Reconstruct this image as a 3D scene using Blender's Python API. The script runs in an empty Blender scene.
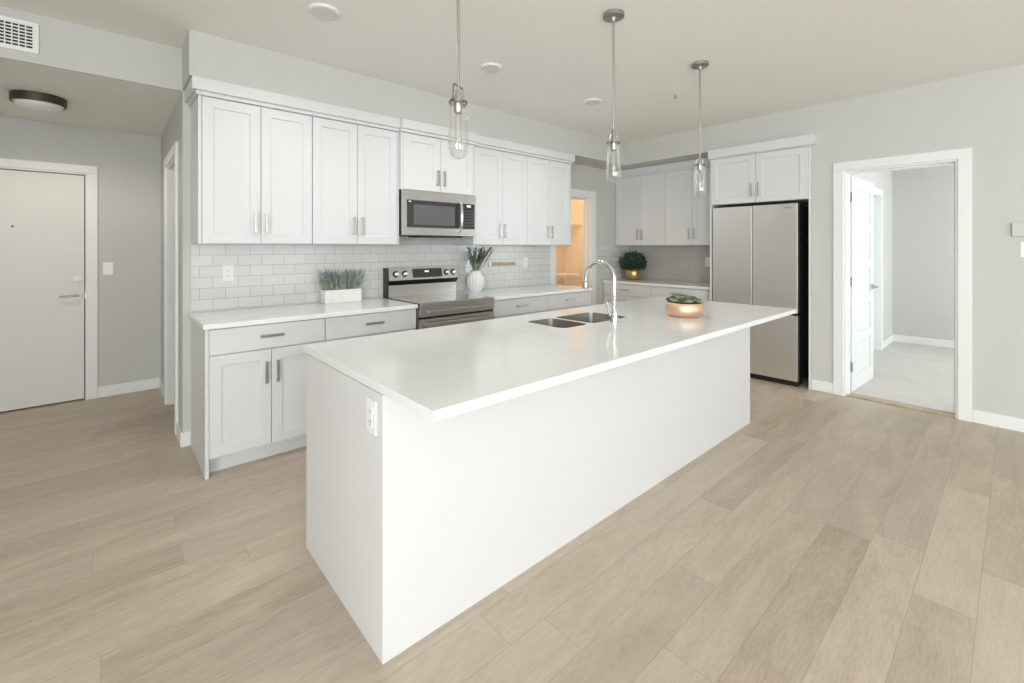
import bpy, bmesh, math, random
from mathutils import Vector, Matrix
random.seed(7)
C = bpy.context.scene.collection
R = math.radians

# ---------------------------------------------------------------- camera
FPX = 450.8
cam_d = bpy.data.cameras.new('camera')
cam_d.sensor_width = 36.0
cam_d.lens = FPX / 1024 * 36.0
cam_d.shift_y = -(341.5 - 246.9) / 1024
cam_d.clip_start = 0.02
cam = bpy.data.objects.new('camera', cam_d)
cam.location = (0, 0, 1.38)
cam.rotation_euler = (R(90), 0, R(48.26 - 90))
C.objects.link(cam)
bpy.context.scene.camera = cam

# ---------------------------------------------------------------- world, lights, exposure
w = bpy.data.worlds.new('sky'); bpy.context.scene.world = w
w.use_nodes = True
bg = w.node_tree.nodes['Background']
bg.inputs[0].default_value = (0.86, 0.93, 1.0, 1)
bg.inputs[1].default_value = 1.5
vs = bpy.context.scene.view_settings
vs.view_transform = 'Standard'; vs.look = 'None'; vs.gamma = 1.0; vs.use_curve_mapping = False
vs.exposure = 0.13


def area(name, loc, rot, sx, sy, power, col=(1, 1, 1)):
    l = bpy.data.lights.new(name, 'AREA'); l.shape = 'RECTANGLE'; l.size = sx; l.size_y = sy
    l.energy = power; l.color = col
    o = bpy.data.objects.new(name, l); o.location = loc; o.rotation_euler = rot
    C.objects.link(o); return o


def point(name, loc, power, col, size=0.08):
    l = bpy.data.lights.new(name, 'POINT'); l.energy = power; l.color = col; l.shadow_soft_size = size
    o = bpy.data.objects.new(name, l); o.location = loc; C.objects.link(o); return o


# daylight outside the living room windows (wall behind the camera), facing +Y
DAY = (0.90, 0.95, 1.0)
area('daylight_window_wide', (3.1, -6.25, 1.45), (R(90), 0, 0), 3.4, 2.3, 35, DAY)
area('daylight_window_side', (-0.9, -6.25, 1.45), (R(97), 0, 0), 2.6, 2.3, 165, DAY)
area('fill_daylight_west', (-3.35, -2.4, 1.45), (R(99), 0, R(-90)), 3.0, 2.1, 345, DAY)  # added fill from an unseen west side, tilted up to brighten the ceiling
# daylight of the bedroom window, facing +Y
area('daylight_bedroom', (6.9, -2.45, 1.5), (R(90), 0, 0), 2.2, 1.6, 82, DAY)

# ---------------------------------------------------------------- materials


def mat(name, col, rough=0.5, metal=0.0, coat=0.0, spec=0.5, noise=0.0, nscale=20, bump=0.0, bscale=200, emis=None, estr=0.0):
    m = bpy.data.materials.new(name); m.use_nodes = True
    nt = m.node_tree; b = nt.nodes['Principled BSDF']
    b.inputs['Base Color'].default_value = (*col, 1)
    b.inputs['Roughness'].default_value = rough
    b.inputs['Metallic'].default_value = metal
    b.inputs['Coat Weight'].default_value = coat
    b.inputs['Specular IOR Level'].default_value = spec
    if emis:
        b.inputs['Emission Color'].default_value = (*emis, 1); b.inputs['Emission Strength'].default_value = estr
    tc = nt.nodes.new('ShaderNodeTexCoord')
    if noise:
        n = nt.nodes.new('ShaderNodeTexNoise'); n.inputs['Scale'].default_value = nscale; n.inputs['Detail'].default_value = 4
        r = nt.nodes.new('ShaderNodeValToRGB')
        r.color_ramp.elements[0].position = .3; r.color_ramp.elements[1].position = .7
        r.color_ramp.elements[0].color = (*[c * (1 - noise) for c in col], 1)
        r.color_ramp.elements[1].color = (*[min(1, c * (1 + noise)) for c in col], 1)
        nt.links.new(tc.outputs['Object'], n.inputs['Vector']); nt.links.new(n.outputs['Fac'], r.inputs['Fac'])
        nt.links.new(r.outputs['Color'], b.inputs['Base Color'])
    if bump:
        n2 = nt.nodes.new('ShaderNodeTexNoise'); n2.inputs['Scale'].default_value = bscale; n2.inputs['Detail'].default_value = 3
        bp = nt.nodes.new('ShaderNodeBump'); bp.inputs['Strength'].default_value = bump; bp.inputs['Distance'].default_value = .002
        nt.links.new(tc.outputs['Object'], n2.inputs['Vector']); nt.links.new(n2.outputs['Fac'], bp.inputs['Height'])
        nt.links.new(bp.outputs['Normal'], b.inputs['Normal'])
    return m


def brushed(name, col, rough, axis_scale):
    m = mat(name, col, rough, 1.0)
    nt = m.node_tree; b = nt.nodes['Principled BSDF']
    tc = nt.nodes.new('ShaderNodeTexCoord'); mp = nt.nodes.new('ShaderNodeMapping'); mp.inputs['Scale'].default_value = axis_scale
    n = nt.nodes.new('ShaderNodeTexNoise'); n.inputs['Scale'].default_value = 1.0; n.inputs['Detail'].default_value = 3
    mr = nt.nodes.new('ShaderNodeMapRange'); mr.inputs['To Min'].default_value = rough - .03; mr.inputs['To Max'].default_value = rough + .04
    nt.links.new(tc.outputs['Object'], mp.inputs[0]); nt.links.new(mp.outputs[0], n.inputs['Vector'])
    nt.links.new(n.outputs['Fac'], mr.inputs['Value']); nt.links.new(mr.outputs[0], b.inputs['Roughness'])
    return m


M = {}
M['wall'] = mat('wall_paint', (.60, .60, .565), .85, bump=.05, bscale=300)
M['ceiling'] = mat('ceiling_paint', (.90, .90, .85), .9, bump=.08, bscale=180)
M['trim'] = mat('trim_white', (.83, .84, .82), .4)
M['cab'] = mat('cabinet_white', (.715, .73, .725), .38)
M['island'] = mat('island_white', (.725, .72, .715), .45)
M['quartz'] = mat('white_quartz', (.87, .88, .87), .14, spec=.5, noise=.03, nscale=6)
M['steel'] = brushed('stainless_steel', (.82, .81, .79), .32, (3, 3, 260))
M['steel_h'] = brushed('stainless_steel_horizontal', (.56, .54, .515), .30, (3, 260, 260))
M['steel_sink'] = brushed('sink_steel', (.50, .485, .45), .38, (60, 60, 60))
M['nickel'] = mat('brushed_nickel', (.52, .50, .475), .30, 1.0)
M['satin'] = mat('satin_nickel', (.40, .385, .36), .45, 1.0)
M['chrome'] = mat('chrome', (.80, .80, .80), .10, 1.0)
M['black'] = mat('black_enamel', (.012, .012, .013), .35)
M['blackglass'] = mat('black_glass', (.03, .03, .032), .06, coat=.5)
M['ctop'] = mat('ceran_glass', (.10, .095, .09), .07, coat=1.0)
M['burner'] = mat('burner_marking', (.30, .29, .28), .25)
M['dark'] = mat('dark_gap', (.03, .03, .03), .8)
M['plastic'] = mat('white_plastic', (.88, .88, .86), .35)
M['slot'] = mat('slot_dark', (.16, .16, .155), .6)
M['slotlight'] = mat('slot_grey', (.60, .60, .58), .6)
M['display'] = mat('display_glow', (.8, .8, .8), .4, emis=(.9, .95, 1), estr=.9)
M['gold'] = mat('hammered_gold', (.82, .59, .43), .52, 1.0, bump=.25, bscale=60)
M['brass'] = mat('dark_brass', (.58, .42, .20), .32, 1.0, bump=.2, bscale=40)
M['soil'] = mat('soil', (.07, .055, .04), .95, noise=.4, nscale=60)
M['succ1'] = mat('succulent_green', (.15, .18, .10), .6, noise=.3, nscale=40)
M['succ2'] = mat('succulent_grey_green', (.30, .31, .22), .6, noise=.3, nscale=40)
M['succ3'] = mat('succulent_dark', (.08, .085, .06), .6, noise=.3, nscale=40)
M['leaf'] = mat('dark_green_leaf', (.035, .075, .038), .45, noise=.5, nscale=25)
M['lav_leaf'] = mat('lavender_leaf', (.30, .34, .27), .7, noise=.35, nscale=30)
M['lav_flower'] = mat('lavender_flower', (.22, .23, .25), .8, noise=.35, nscale=50)
M['stem'] = mat('dry_stem', (.22, .26, .16), .7, noise=.4, nscale=40)
M['ceramic'] = mat('ribbed_ceramic', (.80, .80, .78), .35)
M['whitewash'] = mat('whitewashed_wood', (.80, .795, .76), .7, noise=.06, nscale=14, bump=.15, bscale=60)
M['wood'] = mat('light_wood', (.47, .36, .25), .55, noise=.2, nscale=30)
M['bronze'] = mat('oiled_bronze', (.10, .085, .07), .4, .8)
M['frost'] = mat('frosted_glass', (.75, .73, .68), .35, emis=(1, .93, .82), estr=.05)
M['led'] = mat('diffuser', (.74, .73, .70), .5)
M['door'] = mat('door_paint', (.76, .745, .70), .45)
M['doorw'] = mat('door_paint_white', (.74, .75, .74), .4)
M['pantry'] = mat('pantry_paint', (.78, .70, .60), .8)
M['carpet'] = mat('carpet', (.60, .575, .54), .98, noise=.05, nscale=4, bump=.9, bscale=260)


def glass_mat(name, tint, top, milk=0.0):
    m = bpy.data.materials.new(name); m.use_nodes = True; nt = m.node_tree
    nt.nodes.remove(nt.nodes['Principled BSDF']); out = nt.nodes['Material Output']
    t = nt.nodes.new('ShaderNodeBsdfTransparent'); t.inputs[0].default_value = (*tint, 1)
    g = nt.nodes.new('ShaderNodeBsdfGlossy'); g.inputs['Roughness'].default_value = .06; g.inputs[0].default_value = (1, 1, 1, 1)
    d = nt.nodes.new('ShaderNodeBsdfTranslucent'); d.inputs[0].default_value = (.95, .95, .93, 1)
    gd = nt.nodes.new('ShaderNodeMixShader'); gd.inputs[0].default_value = milk
    nt.links.new(g.outputs[0], gd.inputs[1]); nt.links.new(d.outputs[0], gd.inputs[2])
    lw = nt.nodes.new('ShaderNodeLayerWeight'); lw.inputs[0].default_value = .35
    mr = nt.nodes.new('ShaderNodeMapRange'); mr.inputs['To Min'].default_value = .05; mr.inputs['To Max'].default_value = top
    nt.links.new(lw.outputs['Facing'], mr.inputs['Value'])
    mx = nt.nodes.new('ShaderNodeMixShader')
    nt.links.new(mr.outputs[0], mx.inputs[0]); nt.links.new(t.outputs[0], mx.inputs[1]); nt.links.new(gd.outputs[0], mx.inputs[2])
    nt.links.new(mx.outputs[0], out.inputs[0]); return m


M['glass'] = glass_mat('clear_glass', (.985, .985, .98), .42, 0.0)
M['bulb'] = glass_mat('bulb_glass', (.98, .98, .97), .55, .45)
M['nickel_dark'] = mat('dark_nickel', (.26, .25, .235), .35, 1.0)
M['pane'] = glass_mat('window_pane', (.99, .99, .99), .4)


def plank_material():
    m = bpy.data.materials.new('vinyl_plank'); m.use_nodes = True; nt = m.node_tree; b = nt.nodes['Principled BSDF']
    N = nt.nodes.new; L = nt.links.new
    tc = N('ShaderNodeTexCoord')
    sep = N('ShaderNodeSeparateXYZ'); L(tc.outputs['Object'], sep.inputs[0])

    def math_(op, a, b_=None, c=None):
        n = N('ShaderNodeMath'); n.operation = op
        for i, v in enumerate((a, b_, c)):
            if v is None: continue
            if isinstance(v, (int, float)): n.inputs[i].default_value = v
            else: L(v, n.inputs[i])
        return n.outputs[0]
    W_, LEN = .178, 1.22
    yv = math_('DIVIDE', math_('SUBTRACT', sep.outputs['Y'], .10 - 10 * W_), W_)
    row = math_('FLOOR', yv); fy = math_('FRACT', yv)
    wn = N('ShaderNodeTexWhiteNoise'); wn.noise_dimensions = '1D'; L(row, wn.inputs['W'])
    xv = math_('ADD', math_('DIVIDE', sep.outputs['X'], LEN), math_('MULTIPLY', wn.outputs['Value'], 7.3))
    col = math_('FLOOR', xv); fx = math_('FRACT', xv)
    cmb = N('ShaderNodeCombineXYZ'); L(row, cmb.inputs[0]); L(col, cmb.inputs[1])
    wn2 = N('ShaderNodeTexWhiteNoise'); wn2.noise_dimensions = '2D'; L(cmb.outputs[0], wn2.inputs['Vector'])
    # grain coordinates: long along X, shifted per plank
    off = N('ShaderNodeVectorMath'); off.operation = 'SCALE'; L(wn2.outputs['Color'], off.inputs[0]); off.inputs['Scale'].default_value = 30
    add = N('ShaderNodeVectorMath'); add.operation = 'ADD'; L(tc.outputs['Object'], add.inputs[0]); L(off.outputs[0], add.inputs[1])
    mp = N('ShaderNodeMapping'); mp.inputs['Scale'].default_value = (1.9, 9.5, 1); L(add.outputs[0], mp.inputs[0])
    n1 = N('ShaderNodeTexNoise'); n1.inputs['Scale'].default_value = 1.0; n1.inputs['Detail'].default_value = 9; n1.inputs['Roughness'].default_value = .68; n1.inputs['Distortion'].default_value = .6
    L(mp.outputs[0], n1.inputs['Vector'])
    mp2 = N('ShaderNodeMapping'); mp2.inputs['Scale'].default_value = (22, 150, 1); L(add.outputs[0], mp2.inputs[0])
    n2 = N('ShaderNodeTexNoise'); n2.inputs['Scale'].default_value = 1.0; n2.inputs['Detail'].default_value = 4; L(mp2.outputs[0], n2.inputs['Vector'])
    g = math_('ADD', math_('MULTIPLY', n1.outputs['Fac'], .54), math_('MULTIPLY', n2.outputs['Fac'], .30))
    g = math_('ADD', g, math_('MULTIPLY', wn2.outputs['Value'], .13))
    rp = N('ShaderNodeValToRGB'); L(g, rp.inputs['Fac'])
    e = rp.color_ramp.elements
    e[0].position = .28; e[0].color = (.345, .27, .20, 1)
    e[1].position = .72; e[1].color = (.69, .59, .48, 1)
    k = e.new(.5); k.color = (.53, .432, .335, 1)
    gr = N('ShaderNodeMix'); gr.data_type = 'RGBA'; sp2 = N('ShaderNodeSeparateColor'); L(wn2.outputs['Color'], sp2.inputs[0])
    L(math_('MULTIPLY', sp2.outputs['Green'], .35), gr.inputs['Factor']); L(rp.outputs['Color'], gr.inputs['A']); gr.inputs['B'].default_value = (.58, .525, .45, 1)
    # seams
    def edge(f, wdt):
        a = math_('LESS_THAN', f, wdt); c = math_('GREATER_THAN', f, 1 - wdt); return math_('MAXIMUM', a, c)
    seam = math_('MAXIMUM', edge(fy, .008), edge(fx, .0012))
    mx = N('ShaderNodeMix'); mx.data_type = 'RGBA'; L(math_('MULTIPLY', seam, .30), mx.inputs['Factor']); L(gr.outputs['Result'], mx.inputs['A']); mx.inputs['B'].default_value = (.16, .12, .085, 1)
    L(mx.outputs['Result'], b.inputs['Base Color'])
    b.inputs['Roughness'].default_value = .42
    b.inputs['Specular IOR Level'].default_value = .4
    bp = N('ShaderNodeBump'); bp.inputs['Strength'].default_value = .25; bp.inputs['Distance'].default_value = .001
    L(math_('SUBTRACT', n2.outputs['Fac'], seam), bp.inputs['Height']); L(bp.outputs['Normal'], b.inputs['Normal'])
    return m


def tile_material(name, axis, col, grout):
    """running bond subway tile; axis 'X' for the range wall, 'Y' for the side wall"""
    m = bpy.data.materials.new(name); m.use_nodes = True; nt = m.node_tree; b = nt.nodes['Principled BSDF']
    N = nt.nodes.new; L = nt.links.new
    tc = N('ShaderNodeTexCoord'); sep = N('ShaderNodeSeparateXYZ'); L(tc.outputs['Object'], sep.inputs[0])
    cmb = N('ShaderNodeCombineXYZ'); L(sep.outputs[axis], cmb.inputs[0])
    ad = N('ShaderNodeMath'); ad.operation = 'SUBTRACT'; L(sep.outputs['Z'], ad.inputs[0]); ad.inputs[1].default_value = 1.4 - .0785 * 30
    L(ad.outputs[0], cmb.inputs[1])
    br = N('ShaderNodeTexBrick'); L(cmb.outputs[0], br.inputs['Vector'])
    br.inputs['Scale'].default_value = 1.0; br.inputs['Brick Width'].default_value = .157; br.inputs['Row Height'].default_value = .0785
    br.inputs['Mortar Size'].default_value = .0016; br.inputs['Mortar Smooth'].default_value = .3
    br.inputs['Color1'].default_value = (*col, 1); br.inputs['Color2'].default_value = (*[c * .95 for c in col], 1); br.inputs['Mortar'].default_value = (*grout, 1)
    L(br.outputs['Color'], b.inputs['Base Color']); b.inputs['Roughness'].default_value = .12
    nz = N('ShaderNodeTexNoise'); nz.inputs['Scale'].default_value = 14; L(tc.outputs['Object'], nz.inputs['Vector'])
    mm = N('ShaderNodeMath'); mm.operation = 'MULTIPLY_ADD'; L(br.outputs['Fac'], mm.inputs[0]); mm.inputs[1].default_value = -1; 
    m3 = N('ShaderNodeMath'); m3.operation = 'MULTIPLY'; L(nz.outputs['Fac'], m3.inputs[0]); m3.inputs[1].default_value = .8; L(m3.outputs[0], mm.inputs[2])
    bp = N('ShaderNodeBump'); bp.inputs['Strength'].default_value = .35; bp.inputs['Distance'].default_value = .002
    L(mm.outputs[0], bp.inputs['Height']); L(bp.outputs['Normal'], b.inputs['Normal'])
    return m


M['floor'] = plank_material()
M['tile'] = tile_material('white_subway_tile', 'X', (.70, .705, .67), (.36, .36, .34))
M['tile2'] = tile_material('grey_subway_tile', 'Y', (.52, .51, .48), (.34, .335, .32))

# ---------------------------------------------------------------- mesh helpers


def box(bm, x0, x1, y0, y1, z0, z1, bev=0.0):
    if x0 > x1: x0, x1 = x1, x0
    if y0 > y1: y0, y1 = y1, y0
    if z0 > z1: z0, z1 = z1, z0
    vs_ = [bm.verts.new(p) for p in ((x0, y0, z0), (x1, y0, z0), (x1, y1, z0), (x0, y1, z0), (x0, y0, z1), (x1, y0, z1), (x1, y1, z1), (x0, y1, z1))]
    fs = [bm.faces.new([vs_[i] for i in q]) for q in ((3, 2, 1, 0), (4, 5, 6, 7), (0, 1, 5, 4), (1, 2, 6, 5), (2, 3, 7, 6), (3, 0, 4, 7))]
    if bev:
        es = list({e for f in fs for e in f.edges})
        bmesh.ops.bevel(bm, geom=es, offset=bev, segments=2, affect='EDGES', profile=.5)
    return bm


def B(*a, bev=0.0):
    bm = bmesh.new(); box(bm, *a, bev=bev); return bm


def ring_loft(bm, rings, cap=True, closed=False):
    vr = [[bm.verts.new(p) for p in r] for r in rings]
    n = len(rings[0])
    prs = list(zip(vr[:-1], vr[1:])) + ([(vr[-1], vr[0])] if closed else [])
    for a, b in prs:
        for i in range(n):
            j = (i + 1) % n
            bm.faces.new((a[i], a[j], b[j], b[i]))
    if cap and not closed:
        bm.faces.new(vr[0][::-1]); bm.faces.new(vr[-1])
    return vr


def lathe(bm, prof, c=(0, 0, 0), n=32, axis='Z', cap=True):
    rings = []
    for r, h in prof:
        ring = []
        for i in range(n):
            t = 2 * math.pi * i / n
            a, b = r * math.cos(t), r * math.sin(t)
            p = {'Z': (a, b, h), 'Y': (a, h, b), 'X': (h, a, b)}[axis]
            ring.append((c[0] + p[0], c[1] + p[1], c[2] + p[2]))
        rings.append(ring)
    ring_loft(bm, rings, cap)
    return bm


def tube(bm, pts, r, n=10, cap=True):
    pts = [Vector(p) for p in pts]
    rs = r if isinstance(r, (list, tuple)) else [r] * len(pts)
    rings = []; prev = None
    for i, p in enumerate(pts):
        d = (pts[min(i + 1, len(pts) - 1)] - pts[max(i - 1, 0)]).normalized()
        if prev is None:
            u = d.orthogonal().normalized()
        else:
            u = (prev - d * prev.dot(d)).normalized()
        prev = u; v = d.cross(u)
        rings.append([tuple(p + (u * math.cos(2 * math.pi * k / n) + v * math.sin(2 * math.pi * k / n)) * rs[i]) for k in range(n)])
    ring_loft(bm, rings, cap)
    return bm


def link_mesh(name, bm, m, parent=None, smooth=False):
    bmesh.ops.recalc_face_normals(bm, faces=bm.faces[:])
    if parent is not None:
        off = Vector(parent['_o']) if '_o' in parent else Vector((0, 0, 0))
        bmesh.ops.translate(bm, verts=bm.verts[:], vec=-off)
    me = bpy.data.meshes.new(name); bm.to_mesh(me); bm.free()
    if smooth:
        for p in me.polygons: p.use_smooth = True
        try: me.set_sharp_from_angle(angle=R(38))
        except Exception: pass
    me.materials.append(m if not isinstance(m, str) else M[m])
    o = bpy.data.objects.new(name, me); C.objects.link(o)
    if parent is not None: o.parent = parent
    return o


ORIG = {}


class Node:
    pass


def thing(name, loc, label, cat, group=None):
    o = bpy.data.objects.new(name, None); C.objects.link(o); o.location = loc
    o.empty_display_size = .05
    o['label'] = label; o['category'] = cat
    if group: o['group'] = group
    ORIG[o.name] = Vector(loc)
    return o


def origin(parent):
    while parent is not None:
        if parent.name in ORIG: return ORIG[parent.name]
        parent = parent.parent
    return Vector((0, 0, 0))


def part(name, bm, m, parent, smooth=False, label=None):
    """bm in WORLD coordinates; linked as a child of parent (all sub-parts share the root's frame)"""
    bmesh.ops.translate(bm, verts=bm.verts[:], vec=-origin(parent))
    o = link_mesh(name, bm, m, None, smooth)
    o.parent = parent
    if label: o['label'] = label
    return o


def solo(name, bm, m, label, cat, group=None, smooth=False, loc=(0, 0, 0)):
    bmesh.ops.translate(bm, verts=bm.verts[:], vec=-Vector(loc))
    o = link_mesh(name, bm, m, None, smooth); o.location = loc
    o['label'] = label; o['category'] = cat
    if group: o['group'] = group
    return o


def struct(name, bm, m, parent=None, smooth=False):
    o = link_mesh(name, bm, m, None, smooth)
    if parent is None: o['kind'] = 'structure'
    else: o.parent = parent
    return o


# ---------------------------------------------------------------- dimensions
YK = 3.835      # range wall
XR = 5.08       # right wall
XA = 5.74       # alcove wall behind the fridge run
YE = 5.60       # entry door wall
XH = .375       # side wall of the hall, end of the kitchen wall
H = 2.745; HS = 2.46
XL = -3.1; YB = -6.0
T = .12
DOORH = 2.09

# ---------------------------------------------------------------- floor, ceiling
struct('floor', B(XL - .2, XR + T + .62, YB - .2, YE + .2, -.1, 0), 'floor')
struct('ceiling', B(XL - .2, XA + .2, YB - .2, YK + .002, H, H + .1), 'ceiling')
struct('ceiling_hall', B(XL - .2, XH, YK + .0125, YE + .2, HS, HS + .1), 'ceiling')
# hall header (its face flush with the range wall plane)
struct('wall_header', B(XL, XH, YK, YK + .012, 2.456, H), 'wall')
# range wall with the pantry doorway
bm = bmesh.new()
PX0, PX1 = 4.14, 4.85
box(bm, XH, PX0, YK, YK + T, 0, H); box(bm, PX1, XA + T, YK, YK + T, 0, H); box(bm, PX0, PX1, YK, YK + T, 2.04, H)
struct('wall_range', bm, 'wall')
# bulkheads above the cabinets
bm = bmesh.new(); box(bm, XH - .003, XR, 3.46, YK, HS, H); box(bm, XR, XA, 1.325, YK, HS, H)
struct('wall_bulkhead', bm, 'wall')
# hall side wall with doorway
HY0, HY1 = 4.165, 4.955
bm = bmesh.new()
box(bm, XH, XH + T, YK + T, HY0, 0, HS + .1); box(bm, XH, XH + T, HY1, YE + T, 0, HS + .1); box(bm, XH, XH + T, HY0, HY1, 2.075, HS + .1)
struct('wall_hall', bm, 'wall')
# room behind that doorway
bm = bmesh.new()
box(bm, XH + T, 2.2, YE - .1, YE, 0, HS); box(bm, 2.2, 2.3, YK + T, YE, 0, HS); box(bm, XH + T, 2.3, YK + T, YE, HS, HS + .1)
struct('wall_closet', bm, 'wall')
# entry wall with door opening
EX0, EX1 = -1.07, -.15
bm = bmesh.new()
box(bm, XL, EX0, YE, YE + T, 0, HS + .1); box(bm, EX1, XH, YE, YE + T, 0, HS + .1); box(bm, EX0, EX1, YE, YE + T, 2.045, HS + .1)
struct('wall_entry', bm, 'wall')
# left wall with an unseen opening added for the west fill light
bm = bmesh.new()
box(bm, XL - T, XL, YB, -3.9, 0, H); box(bm, XL - T, XL, -.9, YE + T, 0, H); box(bm, XL - T, XL, -3.9, -.9, 0, .4); box(bm, XL - T, XL, -3.9, -.9, 2.5, H)
struct('wall_left', bm, 'wall')
# back wall with windows
bm = bmesh.new()
box(bm, XL, -2.2, YB - T, YB, 0, H); box(bm, .4, 1.4, YB - T, YB, 0, H); box(bm, 4.8, XR + T, YB - T, YB, 0, H)
box(bm, -2.2, .4, YB - T, YB, 0, .3); box(bm, -2.2, .4, YB - T, YB, 2.6, H)
box(bm, 1.4, 4.8, YB - T, YB, 0, .3); box(bm, 1.4, 4.8, YB - T, YB, 2.6, H)
struct('wall_back', bm, 'wall')


def window(n, ax, a0, a1, z0, z1, p, mull):
    bm = bmesh.new(); t = .05
    def bb(u0, u1, zz0, zz1, d=.03):
        if ax == 'X': box(bm, u0, u1, p - d, p + d, zz0, zz1)
        else: box(bm, p - d, p + d, u0, u1, zz0, zz1)
    bb(a0, a1, z0, z0 + t); bb(a0, a1, z1 - t, z1); bb(a0, a0 + t, z0 + t, z1 - t); bb(a1 - t, a1, z0 + t, z1 - t)
    for u in mull: bb(u - .03, u + .03, z0 + t, z1 - t)
    f = struct(f'window_{n}', bm, 'trim')
    pb = B(a0 + t, a1 - t, p - .004, p + .004, z0 + t, z1 - t) if ax == 'X' else B(p - .004, p + .004, a0 + t, a1 - t, z0 + t, z1 - t)
    struct('pane', pb, 'pane', f)


window(1, 'X', 1.4, 4.8, .3, 2.6, YB - .06, (2.53, 3.66))
window(2, 'X', -2.2, .4, .3, 2.6, YB - .06, (-.9,))
window(3, 'Y', -3.9, -.9, .4, 2.5, XL - .06, (-2.4,))  # unseen west window, added to let in more fill

# right wall with bedroom doorway
DY0, DY1 = .317, 1.07
bm = bmesh.new()
box(bm, XR, XR + T, YB - T, DY0, 0, H); box(bm, XR, XR + T, DY1, 1.325, 0, H); box(bm, XR, XR + T, DY0, DY1, 2.09, H)
struct('wall_right', bm, 'wall')
# alcove wall, and the bedroom side of it
struct('wall_alcove', B(XA, XA + T, 1.325, YK, 0, H), 'wall')
struct('wall_partition', B(XR + T, XA + T, 1.215, 1.325, 0, H), 'wall')
# bedroom
BX = 8.50; HB = 2.48
bm = bmesh.new()
CX0, CX1 = 6.85, 7.62
box(bm, XA + T, CX0, 1.21, 1.33, 0, HB); box(bm, CX1, BX, 1.21, 1.33, 0, HB); box(bm, CX0, CX1, 1.21, 1.33, 2.06, HB)
struct('wall_bedroom_side', bm, 'wall')
struct('wall_bedroom_far', B(BX, BX + T, -2.3, 2.6, 0, HB), 'wall')
bm = bmesh.new()
box(bm, XR + T, 5.8, -2.3 - T, -2.3, 0, HB); box(bm, 8.0, BX + T, -2.3 - T, -2.3, 0, HB); box(bm, 5.8, 8.0, -2.3 - T, -2.3, 0, .7); box(bm, 5.8, 8.0, -2.3 - T, -2.3, 2.3, HB)
struct('wall_bedroom_back', bm, 'wall')
struct('ceiling_bedroom', B(XR + T, BX + T, -2.4, 2.6, HB, HB + .1), 'ceiling')
bm = bmesh.new()
box(bm, XR + T, BX, -2.3, 1.33, 0, .012)
box(bm, 6.2, BX, 1.33, 2.6, 0, .012)
struct('floor_bedroom', bm, 'carpet')
struct('floor_base', B(XR + T + .62, BX + T, -2.4, 2.7, -.1, 0), 'dark')
bm = bmesh.new(); box(bm, 6.1, 6.2, 1.33, 2.6, 0, HB); box(bm, 6.2, BX, 2.5, 2.6, .012, HB)
struct('wall_bedroom_closet', bm, 'wall')
# threshold strip
struct('trim_1', B(XR + .005, XR + .045, DY0, DY1, 0, .014, bev=.004), 'wood')
# pantry room behind the kitchen
bm = bmesh.new()
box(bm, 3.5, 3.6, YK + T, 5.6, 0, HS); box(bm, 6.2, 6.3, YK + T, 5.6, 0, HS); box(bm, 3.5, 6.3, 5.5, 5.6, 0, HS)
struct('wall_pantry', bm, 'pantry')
struct('ceiling_pantry', B(3.5, 6.3, YK + T, 5.6, HS, HS + .1), 'ceiling')
struct('floor_pantry', B(XA + .05, 6.3, YK + T, 5.8, -.1, 0), 'floor')


# ---------------------------------------------------------------- casings and baseboards
def casing(n, ax, u0, u1, zt, p, sgn, wd=.075, th=.018, z0=0.0, jamb=None, ret=0):
    """door casing on a wall plane at p facing sgn; ax = axis along the wall"""
    bm = bmesh.new()
    q0, q1 = (p + sgn * th, p)
    def bb(a, b, z_0, z_1, d0=q0, d1=q1, bev=.003):
        if ax == 'X': box(bm, a, b, d0, d1, z_0, z_1, bev=bev)
        else: box(bm, d0, d1, a, b, z_0, z_1, bev=bev)
    bb(u0 - wd, u0, z0, zt); bb(u1, u1 + wd, z0, zt); bb(u0 - wd, u1 + wd, zt, zt + wd)
    if jamb:
        j0, j1 = p, p - sgn * jamb
        bb(u0, u0 + .014, z0, zt - .014, j0, j1, 0); bb(u1 - .014, u1, z0, zt - .014, j0, j1, 0); bb(u0, u1, zt - .014, zt, j0, j1, 0)
        # door stop
        m0 = p - sgn * jamb * .55; m1 = p - sgn * jamb * .85
        bb(u0 + .014, u0 + .026, z0, zt - .026, m0, m1, 0); bb(u1 - .026, u1 - .014, z0, zt - .026, m0, m1, 0); bb(u0 + .014, u1 - .014, zt - .026, zt - .014, m0, m1, 0)
    return struct(f'trim_{n}', bm, 'trim')


casing(2, 'Y', DY0, DY1, 2.085, XR, -1, wd=.08, jamb=T)           # bedroom doorway
casing(3, 'X', PX0, PX1, 2.04, YK, -1, wd=.09, jamb=T)            # pantry doorway
casing(4, 'Y', HY0, HY1, 2.075, XH, -1, wd=.075, jamb=T)          # hall doorway
casing(5, 'X', EX0, EX1, 2.045, YE, -1, wd=.068, jamb=T)          # entry door
casing(6, 'X', CX0, CX1, 2.06, 1.21, -1, wd=.07, jamb=T)          # closet doorway in the bedroom


def baseboard(name, *boxes):
    bm = bmesh.new()
    for b_ in boxes: box(bm, *b_, bev=.004)
    struct(name, bm, 'trim')


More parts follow.
